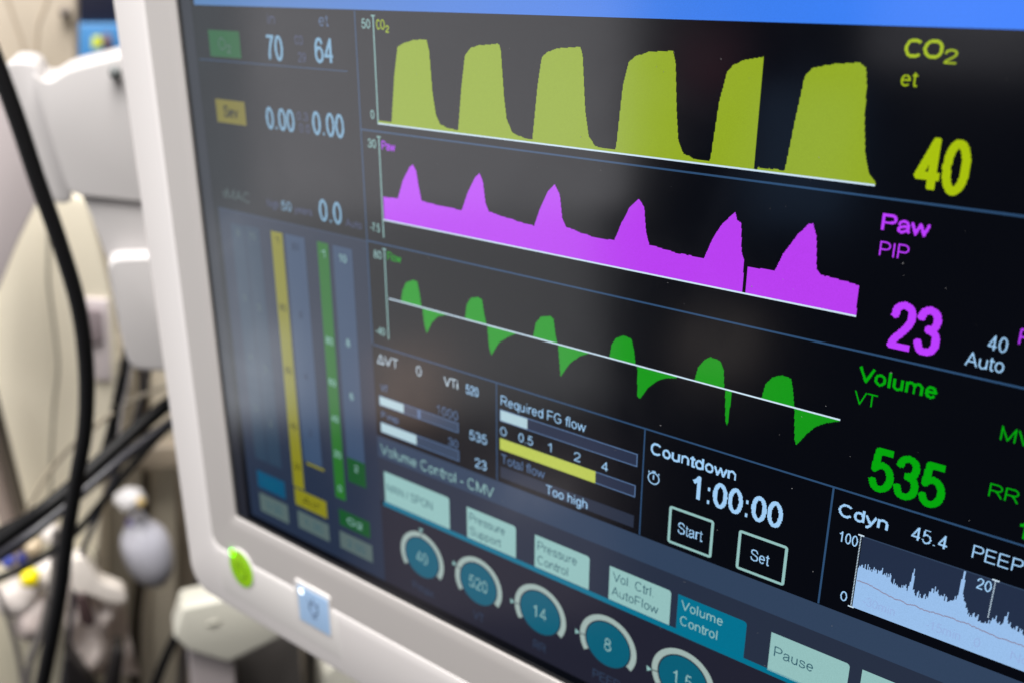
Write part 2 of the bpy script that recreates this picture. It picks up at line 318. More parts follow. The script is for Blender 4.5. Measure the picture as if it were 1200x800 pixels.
# flow tube panel, left
P().rect(-192, -29.4, -83.2, 152, C['panel'], 1).rect(-192, -29.4, -83.2, -28.9, C['slate'], 2).build('flow_panel', dsp)
def column(a, b, c, d, fill, marks, ink, level=None):
    p = P().rect(a, b, c, d, C[fill], 2)
    for v, t in marks: p.text(t, (a+c)/2-1.25*len(t), v, (a+c)/2+1.25*len(t), v+3.8, C[ink], 4)
    if level: p.rect(a, level, c, d, C['gdark'], 3)
    return p.build('flow_column', dsp)
column(-182.6, -22.5, -172.2, 112, 'col2', [(-20, '9'), (15, '5'), (48, '4'), (78, '3')], 'sage')
column(-171.4, -23, -160, 112, 'col2', [(-20, '70'), (18, '5'), (52, '3'), (84, '2')], 'sage')
column(-150.9, -23.4, -142.2, 119, 'ydk', [(-21, '1'), (14, '80'), (48, '60'), (80, '40'), (104, '20')], 'black')
column(-140.2, -23.6, -126.0, 100, 'col', [(-20, '80'), (15, '8'), (48, '4'), (80, '2')], 'panel')
P().rect(-138.3, 100.4, -124.6, 101.8, C['ydk'], 3).build('level_mark', dsp)
column(-117.0, -23.5, -109.3, 114, 'greenc', [(-20, '1'), (24, '80'), (46, '60'), (66, '40'), (86, '20'), (106, '0')], 'tab')
column(-106.2, -23.5, -93.2, 101, 'col', [(-20, '10'), (22, '8'), (50, '6'), (90, '2')], 'tab', 87)
for a, b, c, d, k, t, ik in ((-182.8, 119.6, -158.9, 130.4, 'cyan', 'N2O', 'tealk'), (-150.6, 120, -125, 130.4, 'ydk', 'Air', 'black'), (-115.3, 120.4, -92.4, 130, 'gdark', 'O2', 'tab'),
                        (-182.6, 134, -158, 146, 'sage', '0.00', 'ink'), (-149.7, 133.8, -124.5, 144.6, 'sage', '1.30', 'ink'), (-116, 134, -91.6, 144.4, 'sage', '2.00', 'ink')):
    P().rect(a, b, c, d, C[k], 2).text(t, a+6, b+3, c-5.5, d-2.8, C[ik], 3, .01).build('flow_tile', dsp)
# waveforms
co2 = [
  [(-64.0,-83.8),(-61.4,-102.4),(-58.8,-114.3),(-54.4,-116.1),(-48.7,-117.3),(-42.7,-117.6),(-41.5,-113.4),(-40.3,-97.0),(-38.8,-88.7),(-36.6,-85.1),(-33.0,-84.1),(-28.0,-83.5)],
  [(-27.1,-84.0),(-24.9,-101.3),(-22.9,-112.6),(-19.8,-115.6),(-15.6,-116.7),(-6.0,-117.4),(-5.2,-115.0),(-3.7,-97.9),(-2.5,-90.1),(0.0,-85.5),(2.9,-84.4),(8.2,-83.4)],
  [(9.8,-83.8),(12.0,-103.7),(13.8,-113.7),(16.4,-115.6),(21.3,-117.0),(30.5,-118.0),(31.6,-115.2),(33.3,-96.1),(35.1,-87.2),(37.8,-84.1),(42.5,-83.4),(45.8,-83.1)],
  [(46.8,-84.7),(48.6,-106.0),(50.6,-113.8),(53.2,-115.9),(58.1,-117.5),(67.4,-118.2),(68.6,-114.2),(70.0,-99.0),(71.3,-89.2),(73.5,-85.1),(77.2,-83.8),(82.6,-83.2)],
  [(83.7,-84.8),(85.3,-103.0),(87.3,-112.5),(89.4,-115.0),(93.3,-116.7),(99.3,-117.8),(99.4,-82.9)],
  [(100.8,-83.6),(109.3,-83.5)],
  [(109.8,-84.1),(111.5,-99.7),(113.1,-112.7),(115.2,-115.3),(119.3,-116.5),(129.4,-117.5),(131.4,-116.2),(132.2,-111.4),(132.8,-101.5),(134.3,-91.6),(136.1,-85.8),(138.1,-83.8)],
]
paw = [
  [(-71.2,-50.9),(-62.4,-51.3),(-58.9,-59.5),(-54.6,-65.8),(-52.6,-67.1),(-50.8,-64.5),(-50.0,-59.5),(-48.4,-52.4),(-40.7,-51.7),(-33.6,-51.6),(-26.1,-51.2),(-22.7,-59.1),(-18.6,-65.8),(-16.3,-67.8),(-14.6,-64.6),(-13.4,-56.2),(-11.7,-52.9),(-4.3,-51.9),(10.9,-50.4),(13.3,-56.8),(17.2,-64.6),(20.3,-68.0),(22.8,-64.4),(24.1,-55.7),(25.8,-52.4),(32.5,-51.1),(40.1,-50.3),(47.5,-50.6),(50.2,-57.4),(53.4,-63.8),(57.1,-67.4),(59.4,-64.6),(60.6,-55.8),(62.2,-51.4),(72.3,-50.3),(83.9,-50.1),(86.6,-57.5),(89.9,-63.4),(94.2,-67.8),(95.0,-65.3),(96.6,-64.4),(97.5,-54.8),(98.7,-52.1),(99.1,-40.7)],
  [(100.1,-50.0),(109.8,-50.5),(112.1,-56.7),(116.2,-63.7),(119.5,-67.8),(120.8,-68.0),(122.4,-64.1),(123.6,-53.6),(125.2,-51.9),(131.7,-51.4),(137.7,-50.6),(137.9,-40.7)],
]
flow = [
  [(-63.0,-4.6),(-61.7,-10.1),(-59.4,-14.1),(-55.1,-16.1),(-52.6,-15.8),(-51.3,-10.2),(-50.6,-4.8)],
  [(-50.1,-4.5),(-49.3,2.6),(-48.0,7.5),(-44.7,1.6),(-41.1,-2.0),(-35.0,-4.1)],
  [(-25.3,-4.6),(-24.3,-11.0),(-21.8,-14.5),(-18.1,-15.7),(-15.8,-15.0),(-14.5,-8.1),(-13.6,-4.9)],
  [(-13.1,-4.2),(-12.3,4.8),(-11.0,8.7),(-6.8,2.0),(-2.2,-1.4),(2.2,-3.9)],
  [(10.9,-4.8),(12.2,-10.9),(14.7,-14.0),(19.3,-15.3),(20.9,-14.3),(21.9,-8.0),(22.8,-4.9)],
  [(23.2,-4.3),(24.3,5.3),(24.8,9.3),(29.2,2.3),(33.9,-1.8),(38.6,-4.4)],
  [(47.3,-4.3),(48.2,-10.2),(50.0,-13.0),(53.3,-14.8),(56.7,-14.2),(58.0,-10.1),(59.0,-4.1)],
  [(59.8,-3.6),(60.4,8.2),(61.6,8.9),(65.0,3.1),(68.4,-0.3),(71.9,-2.2),(76.5,-3.4)],
  [(83.7,-4.6),(84.7,-9.8),(87.1,-13.4),(89.3,-14.9),(93.0,-14.5),(94.6,-11.7),(95.5,-4.4)],
  [(95.9,-3.8),(96.9,7.9),(97.7,9.4),(98.2,7.6),(98.3,-3.5)],
  [(109.5,-4.2),(110.5,-10.0),(112.6,-13.1),(116.1,-14.9),(119.2,-14.5),(120.1,-11.6),(121.5,-4.4)],
  [(121.6,-3.7),(122.8,7.5),(123.6,9.2),(126.7,4.1),(129.3,0.7),(132.8,-1.9),(137.2,-3.7)],
]

def axis(v0, v1, hi, lo, vlo=None):
    p = P().rect(-72.4, v0, -71.8, v1, C['tab'], 1).rect(-73.4, v0, -71.0, v0+.5, C['tab'], 1)
    vl = vlo if vlo is not None else v1-3.5
    p.text(hi, -79, v0+1.6, -74.0, v0+5.4, C['tab'], 2).text(lo, -80.2 if len(lo) > 1 else -76.4, vl-2.8, -74.2, vl+1, C['tab'], 2)
    return p.build('axis', dsp)
axis(-126.2, -82.0, '50', '0', -85.0); axis(-77, -32.4, '30', '-7.5', -35.4); axis(-27.4, 15.8, '80', '-40', 13.8)
P().text('CO', -70.4, -124.6, -65.6, -120.6, C['yellow'], 2).text('2', -65.2, -122.4, -63.2, -119.6, C['yellow'], 2).build('wave_name', dsp)
P().text('Paw', -70.6, -75.3, -62.6, -71.4, C['mag'], 2).build('wave_name', dsp)
P().text('Flow', -70.4, -26.4, -61.9, -22.4, C['green'], 2).build('wave_name', dsp)
def densify(pts, jit=.22):
    out = []
    for (a, b), (c, d) in zip(pts, pts[1:]):
        n = max(1, int(abs(c-a)/1.2)); out += [(a+(c-a)*k/n, b+(d-b)*k/n+(random.uniform(-jit, jit) if k else 0)) for k in range(n)]
    return out+[pts[-1]]
p = P()
for s in co2: q = densify(s); p.poly([(q[0][0]-.6, -82.6)]+q+[(q[-1][0]+.6, -82.6)], C['yfill'], 2)
p.rect(-72, -83.6, 99, -82.6, C['yfill'], 1)
p.rect(-72, -82.7, 138.4, -82.1, C['white'], 3).build('carbon_dioxide_waveform', dsp)
p = P()
for s in paw: q = densify(s, .15); p.poly([(q[0][0], -40.8)]+q+[(q[-1][0], -40.8)], C['mfill'], 2)
p.rect(-71.8, -40.9, 138, -40.3, C['white'], 3).build('pressure_waveform', dsp)
p = P()
for s in flow: q = densify(s, .1); p.poly([(q[0][0], -4.2)]+q+[(q[-1][0], -4.2)], C['gfill'], 2)
p.rect(-70.6, -4.6, 137.3, -4.0, C['white'], 3).build('flow_waveform', dsp)
# big readings on the right
def rd(items):
    p = P()
    for t, a, b, c, d, k, bo in items: p.text(t, a, b, c, d, C[k], 2, bo)
    return p.build('reading', dsp)
rd([('CO', 141.6, -124.9, 152.2, -119.6, 'yellow', .022), ('2', 152.7, -122.4, 156.2, -118.5, 'yellow', .01)])
rd([('et', 141.8, -116.2, 146.6, -111.7, 'yellow', 0)])
rd([('40', 149.2, -98.2, 164.2, -82.2, 'yellow', .045)])
rd([('Paw', 141.9, -74.5, 156.2, -69.1, 'mag', .03)]); rd([('PIP', 142.3, -65.8, 151.1, -61.2, 'mag', 0)])
rd([('23', 148.6, -48.2, 163.9, -32.6, 'mag', .045)])
rd([('40', 177.0, -43.3, 182.3, -38.7, 'pale', .0)]); rd([('Auto', 171.7, -37.0, 182.4, -32.4, 'pale', 0)])
rd([('PEEP', 184.8, -46.9, 199.5, -42.1, 'mag', 0)]); rd([('8', 192, -39.5, 200, -31.6, 'mag', .03)])
rd([('Volume', 141.2, -24.8, 165.5, -19.3, 'green', .028)]); rd([('VT', 140.8, -16.1, 148.3, -11.4, 'green', 0)])
rd([('535', 148.9, 1.6, 172.8, 17.4, 'green', .045)])
rd([('MV', 184.9, -16.3, 193.6, -11.5, 'green', 0)]); rd([('RR', 184.8, 3.0, 193.2, 7.6, 'green', 0)]); rd([('14', 194.6, 12.4, 204, 18.6, 'green', .02)])
# tidal volume box
p = P()
for t, a, b, c, d, k, bo in (('\u0394VT', -80.2, 24.4, -66.5, 29.2, 'white', .01), ('0', -55.2, 24.2, -52.0, 29.2, 'white', 0), ('VTi', -38.5, 25.2, -30.2, 29.8, 'white', .01), ('520', -25.6, 25.6, -18.4, 30.2, 'pale', .015),
        ('VT', -79, 39.6, -74, 43.2, 'dim', 0), ('1000', -43.2, 40.4, -30.5, 45.0, 'dim', 0), ('P insp', -79.3, 54, -68, 57.4, 'dim', 0), ('30', -36.8, 54.8, -30.8, 59.0, 'dim', 0), ('535', -24.0, 47.2, -13.9, 52.0, 'pale', .01), ('23', -20.9, 60.2, -14.3, 64.9, 'pale', .01)):
    p.text(t, a, b, c, d, C[k], 3, bo)
p.build('reading', dsp)
for y0, y1, lv in ((46.0, 51.0, -64.3), (59.8, 65.3, -56.8)):
    p = P().rect(-80.4, y0, -30.4, y1, C['slate'], 1).frame(-80.4, y0, -30.4, y1, .35, C['dim'], 3).rect(-80.4, y0, lv, y1, C['bar'], 2)
    if y0 < 50: p.rect(-55.4, y0+.4, -53.6, y1-.4, C['dim'], 2)
    p.build('level_bar', dsp)
# gas flow box
P().text('Required FG flow', -6.0, 25.7, 37.6, 30.3, C['pale'], 3).build('caption', dsp)
P().text('Total flow', -6.0, 53.6, 17.6, 58.2, C['dim'], 3).build('caption', dsp)
P().rect(-6.6, 32.3, 61.9, 37.9, C['trough'], 1).frame(-6.6, 32.3, 61.9, 37.9, .4, C['dim'], 3).rect(-6.6, 32.3, 8.2, 37.9, C['bar'], 2).build('level_bar', dsp)
P().rect(-6.6, 46.1, 61.7, 51.5, C['trough'], 1).frame(-6.6, 46.1, 61.7, 51.5, .4, C['dim'], 3).rect(-6.6, 46.1, 42.9, 51.5, C['lime'], 4).build('level_bar', dsp)
p = P()
for t, a, c in (('0', -6.4, -2.9), ('0.5', 3.6, 11.2), ('1', 19.0, 20.8), ('2', 32.3, 35.4), ('4', 45.6, 48.7)): p.text(t, a, 40.4, c, 44.6, C['pale'], 2)
p.build('scale_numbers', dsp)
P().rect(-6.4, 59.8, 61.6, 65.4, C['slate2'], 1).text('Too high', 18.2, 60.4, 39.4, 65.0, C['pale'], 2, .012).build('message_bar', dsp)
# countdown box
P().text('Countdown', 67.4, 25.1, 103.0, 30.4, C['pale'], 3, .024).build('caption', dsp)
p = P()
def ringshape(p, u, v, ro, ri, a0, a1, m, L, n=48):
    for k in range(n):
        a, b = (math.radians(a0+(a1-a0)*j/n) for j in (k, k+1))
        p.quad([(u+ri*math.cos(a), v+ri*math.sin(a)), (u+ro*math.cos(a), v+ro*math.sin(a)), (u+ro*math.cos(b), v+ro*math.sin(b)), (u+ri*math.cos(b), v+ri*math.sin(b))], m, L)
ringshape(p, 69.4, 40.4, 2.6, 2.15, 0, 360, C['pale'], 2)
p.rect(69.1, 38.9, 69.6, 40.9, C['pale'], 3).rect(68.6, 37.2, 70.2, 37.7, C['pale'], 3).rect(67.0, 37.7, 67.5, 38.4, C['pale'], 3).rect(71.3, 37.7, 71.8, 38.4, C['pale'], 3).build('stopwatch_icon', dsp)
P().text('1:00:00', 85.8, 33.0, 121.8, 43.6, C['pale'], 3, .012).build('countdown_time', dsp)
def key(a, b, c, d, t, ta, tb, tc, td):
    p = P(); r = 1.2
    for i in range(4):
        cx, cy, a0 = ((c-r, b+r, -90), (c-r, d-r, 0), (a+r, d-r, 90), (a+r, b+r, 180))[i]
        ringshape(p, cx, cy, r, .05, a0, a0+90, C['tab'], 1, 5)
    p.rect(a+r, b, c-r, b+1.1, C['tab'], 1).rect(a+r, d-1.1, c-r, d, C['tab'], 1).rect(a, b+r, a+1.1, d-r, C['tab'], 1).rect(c-1.1, b+r, c, d-r, C['tab'], 1)
    p.rect(a+1.1, b+1.1, c-1.1, d-1.1, C['back'], 2).text(t, ta, tb, tc, td, C['pale'], 3)
    return p.build('touch_button', dsp)
key(77.0, 49.5, 96.0, 65.9, 'Start', 81.2, 55.2, 91.9, 60.2); key(106.0, 49.3, 125.1, 66.0, 'Set', 111.4, 55.3, 118.8, 60.1)
# compliance box
P().text('Cdyn', 140.8, 25.4, 157.4, 30.6, C['pale'], 3, .026).text('45.4', 165.0, 25.4, 176.2, 30.5, C['pale'], 3, .018).text('PEEP', 183.6, 25.3, 198.2, 30.2, C['pale'], 3).build('reading', dsp)
p = P().rect(149.9, 35.2, 262, 63.8, C['graphb'], 1).rect(149.9, 35.2, 262, 35.6, C['slate'], 3)
u = 149.9; rng = random.Random(3); pts = [(149.9, 63.8)]; lvl = 48.4; pts2 = []
spikes = {167.6: (8.4, .45), 175.4: (3.2, 1.2), 173.6: (2.2, .5), 177.4: (2.0, .5), 157.4: (2.4, .5), 160.2: (1.6, 1.2), 163: (1.0, 1), 182.4: (13, .5), 183.6: (4, 1.6), 187.6: (2, 1), 193.4: (2, .8), 196.6: (3.6, .6), 155.5: (1, 2), 167.0: (1.8, 2.5), 181.8: (2, 2.2), 151: (2, 2)}
while u < 262:
    base = 48.6+2.0*min(1, (u-150)/14)+1.2*math.sin(u*.31)-.0*u + (0.7 if u > 186 else 0)
    h = sum(a*math.exp(-((u-c)/wd)**2) for c, (a, wd) in spikes.items())+rng.random()**2*2.6
    top = max(35.6, base-h); p.rect(u, top, u+.3, 63.8, C['graph'], 2); u += .3
u = 150.2; yv = 52.6
while u < 262:
    yv += rng.uniform(-.3, .3); yv += (54.2-yv)*.06; p.rect(u, yv, u+.6, yv+.45, C['pink'], 3); u += .6
p.text('-30min', 153, 57.8, 164, 61.4, C['note'], 3).text('-15min', 174, 57.8, 185, 61.4, C['note'], 3).text('0', 189.0, 57.8, 191, 61.4, C['note'], 3).text('Now', 200, 57.8, 209, 61.4, C['note'], 3)
for k in range(48): p.rect(149.2, 35.4+k*.6, 149.6, 35.7+k*.6, C['white'], 3)
for k in range(23): p.rect(191.4, 35.6+k*.6, 191.8, 35.9+k*.6, C['white'], 4)
p.rect(148.4, 34.9, 150.4, 35.4, C['white'], 4).rect(148.4, 63.6, 150.4, 64.1, C['white'], 4).rect(190.6, 35.0, 192.7, 35.5, C['white'], 4)
p.text('100', 142.2, 36.0, 148.6, 40.2, C['pale'], 3).text('0', 145.4, 58.8, 147.7, 62.8, C['pale'], 3).text('20', 186.6, 36.2, 190.9, 40.2, C['pale'], 4).build('trend_graph', dsp)
# ventilation mode band
P().rect(-83.2, 67.8, 280, 79.5, C['slate'], 1).rect(-83.2, 79.5, 280, 104.0, C['slate2'], 1).rect(-83.2, 106.2, 280, 152, C['dial'], 1).build('mode_band', dsp)
P().text('Volume Control - CMV', -81.2, 71.8, -10.2, 77.4, C['tab'], 3, .014).build('caption', dsp)
P().rect(-81.2, 103.8, 280, 106.3, C['teal'], 2).build('tab_line', dsp)
def tab(a, b, c, d, lines, m='tab', ink='ink', bo=0):
    p = P(); r = 1.4; p.rect(a, b, c-r, b+r, C[m], 2).rect(a, b+r, c, d, C[m], 2); ringshape(p, c-r, b+r, r, .02, -90, 0, C[m], 2, 5)
    for t, x0, x1, y0, y1 in lines: p.text(t, x0, y0, x1, y1, C[ink], 3, bo)
    return p.build('mode_tab', dsp)
tab(-79.8, 86.6, -37.2, 103.6, [('MAN / SPON', -78, -48, 92.6, 97.2)])
tab(-26.4, 87.3, 2.2, 103.6, [('Pressure', -24.8, -4.0, 89.9, 94.4), ('Support', -24.8, -6.2, 97, 101.4)])
tab(12.7, 87.2, 41.4, 103.6, [('Pressure', 14.3, 35.0, 89.8, 94.4), ('Control', 14.3, 30.6, 96.9, 101.4)])
tab(51.4, 87.4, 80.3, 103.7, [('Vol. Ctrl.', 53.1, 72.6, 89.4, 93.9), ('AutoFlow', 52.8, 75.1, 96.5, 101.0)])
tab(83.4, 87.4, 112.7, 104.2, [('Volume', 85.0, 103.0, 89.3, 93.8), ('Control', 85.0, 101.2, 96.6, 101.1)], 'teal', 'tab')
tab(122.5, 87.2, 152.1, 104.4, [('Pause', 124.4, 139.4, 92.6, 97.2)]); tab(156.5, 87.2, 186, 104, [])
# dials
for i, (num, cap, ang) in enumerate((('40', 'Pmax', -90), ('520', 'VT', 200), ('14', 'RR', 178), ('8', 'PEEP', 178), ('1.5', 'Slope', 172), ('20', 'Trig', 172))):
    u, v = -56.2+36.05*i, 127.0; p = P()
    ringshape(p, u, v, 14.3, 11.6, -214, 34, C['ring'], 2)
    ringshape(p, u, v, 11.0, .02, 0, 360, C['tealk'], 2)
    w2 = {1: 1.7, 2: 3.7, 3: 5.6}[len(num.replace('.', ''))] + (.6 if '.' in num else 0)
    p.text(num, u-w2, v-3.3, u+w2, v+3.2, C['tab'], 3, .014)
    a = math.radians(ang); cu, cv = u+15.8*math.cos(a), v+15.8*math.sin(a)
    tx, ty = -math.cos(a), -math.sin(a); nx, ny = -ty, tx
    p.quad([(cu+tx*1.4, cv+ty*1.4), (cu-tx*.9+nx*1.4, cv-ty*.9+ny*1.4), (cu-tx*.9-nx*1.4, cv-ty*.9-ny*1.4)], C['tab'], 3)
    x1, y1, x2, y2 = u+14.4*math.cos(a), v+14.4*math.sin(a), u+11.4*math.cos(a), v+11.4*math.sin(a)
    p.quad([(x1+nx*.25, y1+ny*.25), (x2+nx*.25, y2+ny*.25), (x2-nx*.25, y2-ny*.25), (x1-nx*.25, y1-ny*.25)], C['dial'], 3)
    wl = 1.75*len(cap); p.text(cap, u-wl, v+15.8, u+wl, v+20.6, C['slate'], 3).build('setting_dial', dsp)
# dust on the glass
bm = bmesh.new(); rg = random.Random(11)
for k in range(85):
    uu, vv = rg.uniform(-60, 230), rg.uniform(-120, 125); L_ = rg.choice((.10, .14, .18, .26)); a = rg.random()*6.28; wd = L_*rg.uniform(.3, .8)
    t = Vector((math.cos(a), 0, math.sin(a))); n = Vector((-math.sin(a), 0, math.cos(a))); c = V3(uu, vv, .3)
    top = bm.verts.new(c+Vector((0, -.00008, 0)))
    R_ = [bm.verts.new(c+(t*math.cos(q)*L_+n*math.sin(q)*wd)*MM) for q in (0, 1.05, 2.1, 3.14, 4.2, 5.25)]
    for i in range(6): bm.faces.new((R_[i], R_[(i+1) % 6], top))
dust = tobj('dust', bm, mat('dust_grey', (112, 112, 114), .8), monitor); dust['kind'] = 'stuff'

# keypad foil and the two keys on the frame
def disc(u, v, ru, rv, w0, w1, rc=None, inset=.5, n=40):
    """raised rounded key"""
    def loop(k, w):
        if rc is None: return [(u+(ru-k)*math.cos(2*math.pi*i/n), v+(rv-k)*math.sin(2*math.pi*i/n), w) for i in range(n)]
        return rrect(u-ru+k, v-rv+k, u+ru-k, v+rv-k, max(.2, rc-k), w, 6)
    return loft([loop(0, w0), loop(0, w1-.2), loop(.12, w1-.06), loop(inset, w1)], cap=True)
foil = mat('keypad_foil', (207, 204, 202), .5, .4)
bm = loft([rrect(-227, 188.6, -119.5, 218.6, 2.5, .5), rrect(-227, 188.6, -119.5, 218.6, 2.5, 2.15), rrect(-226.7, 188.9, -119.8, 218.3, 2.3, 2.25)], cap=True)
tobj('keypad_foil', bm, foil, monitor, 30)
def lamp_m(name, rgb, k):
    m_ = mat(name, rgb, .35); b = m_.node_tree.nodes['Principled BSDF']
    b.inputs['Emission Color'].default_value = (*lin(rgb), 1); b.inputs['Emission Strength'].default_value = k; return m_
halo = mat('key_rim', (206, 203, 202), .55)
pw = tobj('power_button', disc(-205.2, 193.6, 12.6, 13.4, 1.2, 2.6), halo, monitor, 30)
bpy.context.view_layer.update()
def sub(name, bm, m_, par):
    o = tobj(name, bm, m_); reparent2(o, par); return o
sub('button_face', disc(-204.9, 193.6, 11.0, 12.3, 2.4, 2.9), lamp_m('key_green', (128, 178, 0), .22), pw)
bm = bmesh.new()
pts = [V3(-204.9+4.6*math.sin(t), 194.2-5.4*math.cos(t), 2.9) for t in np.linspace(.6, 5.68, 14)]
tube_bm(pts, .45*MM, 6, bm, 3); tube_bm([V3(-204.9, 187.6, 2.9), V3(-204.9, 194, 2.9)], .45*MM, 6, bm)
sub('power_symbol', bm, mat('symbol_green', (84, 126, 4), .5), pw)
sub('indicator_light', disc(-212.0, 184.8, 2.5, 2.7, 2.7, 3.1), lamp_m('indicator_green', (110, 255, 0), 2.2), pw)
bb = tobj('lamp_button', disc(-140.6, 193.2, 15.0, 13.9, 1.2, 2.6, rc=2.2), halo, monitor, 30)
bpy.context.view_layer.update()
sub('button_face', disc(-139.8, 193.8, 12.8, 12.0, 2.4, 2.85, rc=1.2), lamp_m('key_blue', (150, 180, 214), .12), bb)
bm = bmesh.new()
tube_bm([V3(-139.6+3.4*math.sin(t), 192.8-3.8*math.cos(t), 2.9) for t in np.linspace(0, 6.28, 14)], .45*MM, 6, bm, 3)
for t in (-.8, 0, .8): tube_bm([V3(-139.6+4.6*math.sin(t), 192.8-5.0*math.cos(t), 2.9), V3(-139.6+6.2*math.sin(t), 192.8-6.8*math.cos(t), 2.9)], .45*MM, 6, bm)
tube_bm([V3(-141.4, 198.4, 2.9), V3(-137.8, 198.4, 2.9)], .45*MM, 6, bm)
sub('lamp_symbol', bm, mat('symbol_grey', (70, 84, 110), .5), bb)
sub('indicator_light', disc(-149.4, 185.4, 2.0, 2.0, 2.7, 3.1), lamp_m('indicator_white', (235, 245, 255), 1.6), bb)

# ================================================================== EQUIPMENT BEHIND, out of focus
# everything stands at its own distance; BH is the horizontal direction from the lens towards it
BH = Vector((-0.86, 0.51, 0)).normalized(); BR = Vector((0.51, 0.86, 0)).normalized()
def at(x, y, D):
    d = RIGHT*((x-600)/F_PX)-UP*((y-400)/F_PX)+FWD
    return EYE+d*(D/d.dot(BH))
def slab(name, pts, D, thick, m_, parent=None, r=.004, seg=3, round_=0):
    """upright body with the given front outline, its front face D metres away"""
    bm = bmesh.new()
    P_ = [at(x, y, D) for x, y in pts]
    if round_:
        Q = []
        for i, p in enumerate(P_):
            a, c = P_[i-1], P_[(i+1) % len(P_)]
            l1, l2 = (a-p).length, (c-p).length; k1, k2 = min(round_, l1*.45), min(round_, l2*.45)
            s, e = p+(a-p).normalized()*k1, p+(c-p).normalized()*k2
            Q += [s*(1-t)**2+p*2*t*(1-t)+e*t*t for t in (0, .25, .5, .75, 1)]
        P_ = Q
    f = bm.faces.new([bm.verts.new(p) for p in P_])
    g = bmesh.ops.extrude_face_region(bm, geom=[f]); bmesh.ops.translate(bm, verts=[v for v in g['geom'] if isinstance(v, bmesh.types.BMVert)], vec=BH*thick)
    bmesh.ops.recalc_face_normals(bm, faces=bm.faces[:])
    if r: bevelled(bm, r, seg)
    return tobj(name, bm, m_, parent)
def cable(name, px, D, rpx, m_, label=None, cat='cable', parent=None, group=None, seg=12):
    """px: (x, y) or (x, y, D)"""
    pts = [at(q[0], q[1], q[2] if len(q) > 2 else D) for q in px]
    r = rpx/F_PX*(D/.93)
    o = tobj(name, tube_bm(pts, r, seg), m_, parent)
    if label: tag(o, label, cat, group)
    return o
def ball(name, x, y, D, rx, ry, m_, parent=None, lumps=0, n=3):
    bm = bmesh.new(); bmesh.ops.create_icosphere(bm, subdivisions=n, radius=1)
    c = at(x, y, D); k = D/.93/F_PX; rg = random.Random(int(x*7+y))
    ph = [rg.random()*6 for _ in range(4)]
    for v in bm.verts:
        s = 1+lumps*(math.sin(v.co.x*5+ph[0])*math.cos(v.co.z*4+ph[1])+.5*math.sin(v.co.y*9+ph[2]+v.co.z*6))
        q = v.co*s; v.co = c+BR*q.x*rx*k+Vector((0, 0, 1))*q.z*ry*k+BH*q.y*min(rx, ry)*k
    return tobj(name, bm, m_, parent, 80)

CREAM = mat('cream_plastic', (232, 224, 204), .5, .4, .03, 60, .03)
BEIGE = mat('beige_enamel', (160, 150, 136), .5, .4, .03, 60, .04)
WHITE = mat('white_plastic', (178, 175, 175), .4, .45, .03, 300)
LAV = mat('grey_plastic', (164, 156, 157), .45, .4, .03, 300)
BLK = mat('cable_black', (5, 5, 7), .55, .25, .05, 300)
BLK2 = mat('cable_charcoal', (34, 34, 42), .42, .5)
TAUPE = mat('taupe_metal', (150, 138, 122), .45, .5, .02, 60, .08)
TAN = mat('tan_metal', (190, 180, 162), .45, .5, .02, 60, .06)

# wall and floor
wl = slab('wall', [(-700, -500), (1500, -500), (1500, 1500), (-700, 1500)], 2.1, .05, mat('wall_paint', (190, 178, 160), .8, .2, .02, 30, .05), None, 0); wl['kind'] = 'structure'

# upper cabinet with two thin leads and a screw
cb = thing('equipment_cabinet', 'beige enamel cabinet at the top left corner, behind the white support arm', 'cabinet', at(45, 160, 1.45))
slab('door_panel', [(-60, -90), (90, -90), (91, 200), (-60, 200)], 1.4, .12, BEIGE, cb, .006)
ball('screw', 77, 16, 1.39, 6, 6, mat('screw_dark', (88, 80, 74), .4), cb, n=2)
cable('lead', [(4, -20), (12, 10), (24, 45), (31, 74), (34, 110)], 1.36, 1.7, TAUPE, 'thin taupe lead, left one of two hanging on the beige cabinet', 'lead', group='leads on the beige cabinet')
cable('lead', [(60, -20), (54, 5), (45, 30), (42, 72), (46, 110)], 1.36, 1.9, TAUPE, 'thin taupe lead, right one of two hanging on the beige cabinet', 'lead', group='leads on the beige cabinet')
# dark blue device beside it
bd = thing('monitor_box', 'dark blue device glimpsed between beige cabinet and monitor frame', 'device', at(120, 120, 1.8))
slab('casing', [(80, -60), (190, -60), (190, 30), (80, 30)], 1.78, .1, mat('casing_navy', (10, 14, 34), .4), bd)
slab('lower_casing', [(80, 28), (190, 28), (190, 140), (80, 140)], 1.75, .1, mat('casing_blue', (50, 112, 165), .45), bd)
slab('tag_label', [(108, 44), (118, 42), (120, 55), (108, 58)], 1.72, .01, mat('tag_lime', (186, 196, 40), .5), bd, .001)
ball('knob', 126, 50, 1.72, 6, 9, mat('knob_plum', (88, 72, 86), .5), bd, n=2)

# cream side panel; its seam is drawn by a thin added tube
pn = thing('side_cabinet', 'tall cream cabinet with rounded corner, behind the thick black cable', 'cabinet', at(50, 640, 1.25))
slab('cabinet_body', [(-80, 262), (44, 234), (97, 226), (110, 262), (134, 360), (139, 430), (124, 520), (112, 700), (112, 900), (-80, 900)], 1.2, .25, CREAM, pn, .008, 4, .02)
slab('port_cover', [(102, 362), (120, 364), (122, 402), (104, 404)], 1.19, .02, mat('port_mauve', (150, 138, 142), .5), pn, .002)
slab('port_plate', [(97, 350), (127, 352), (131, 446), (112, 446)], 1.195, .01, mat('port_white', (214, 204, 206), .5), pn, .002)
cable('seam', [(50, 232), (57, 270), (57, 330), (64, 385), (68, 430), (63, 480), (60, 540), (60, 600), (66, 660)], 1.17, 1.5, mat('seam_grey', (150, 144, 128), .6), 'thin grey tube drawing the seam down the cream cabinet', 'seam')

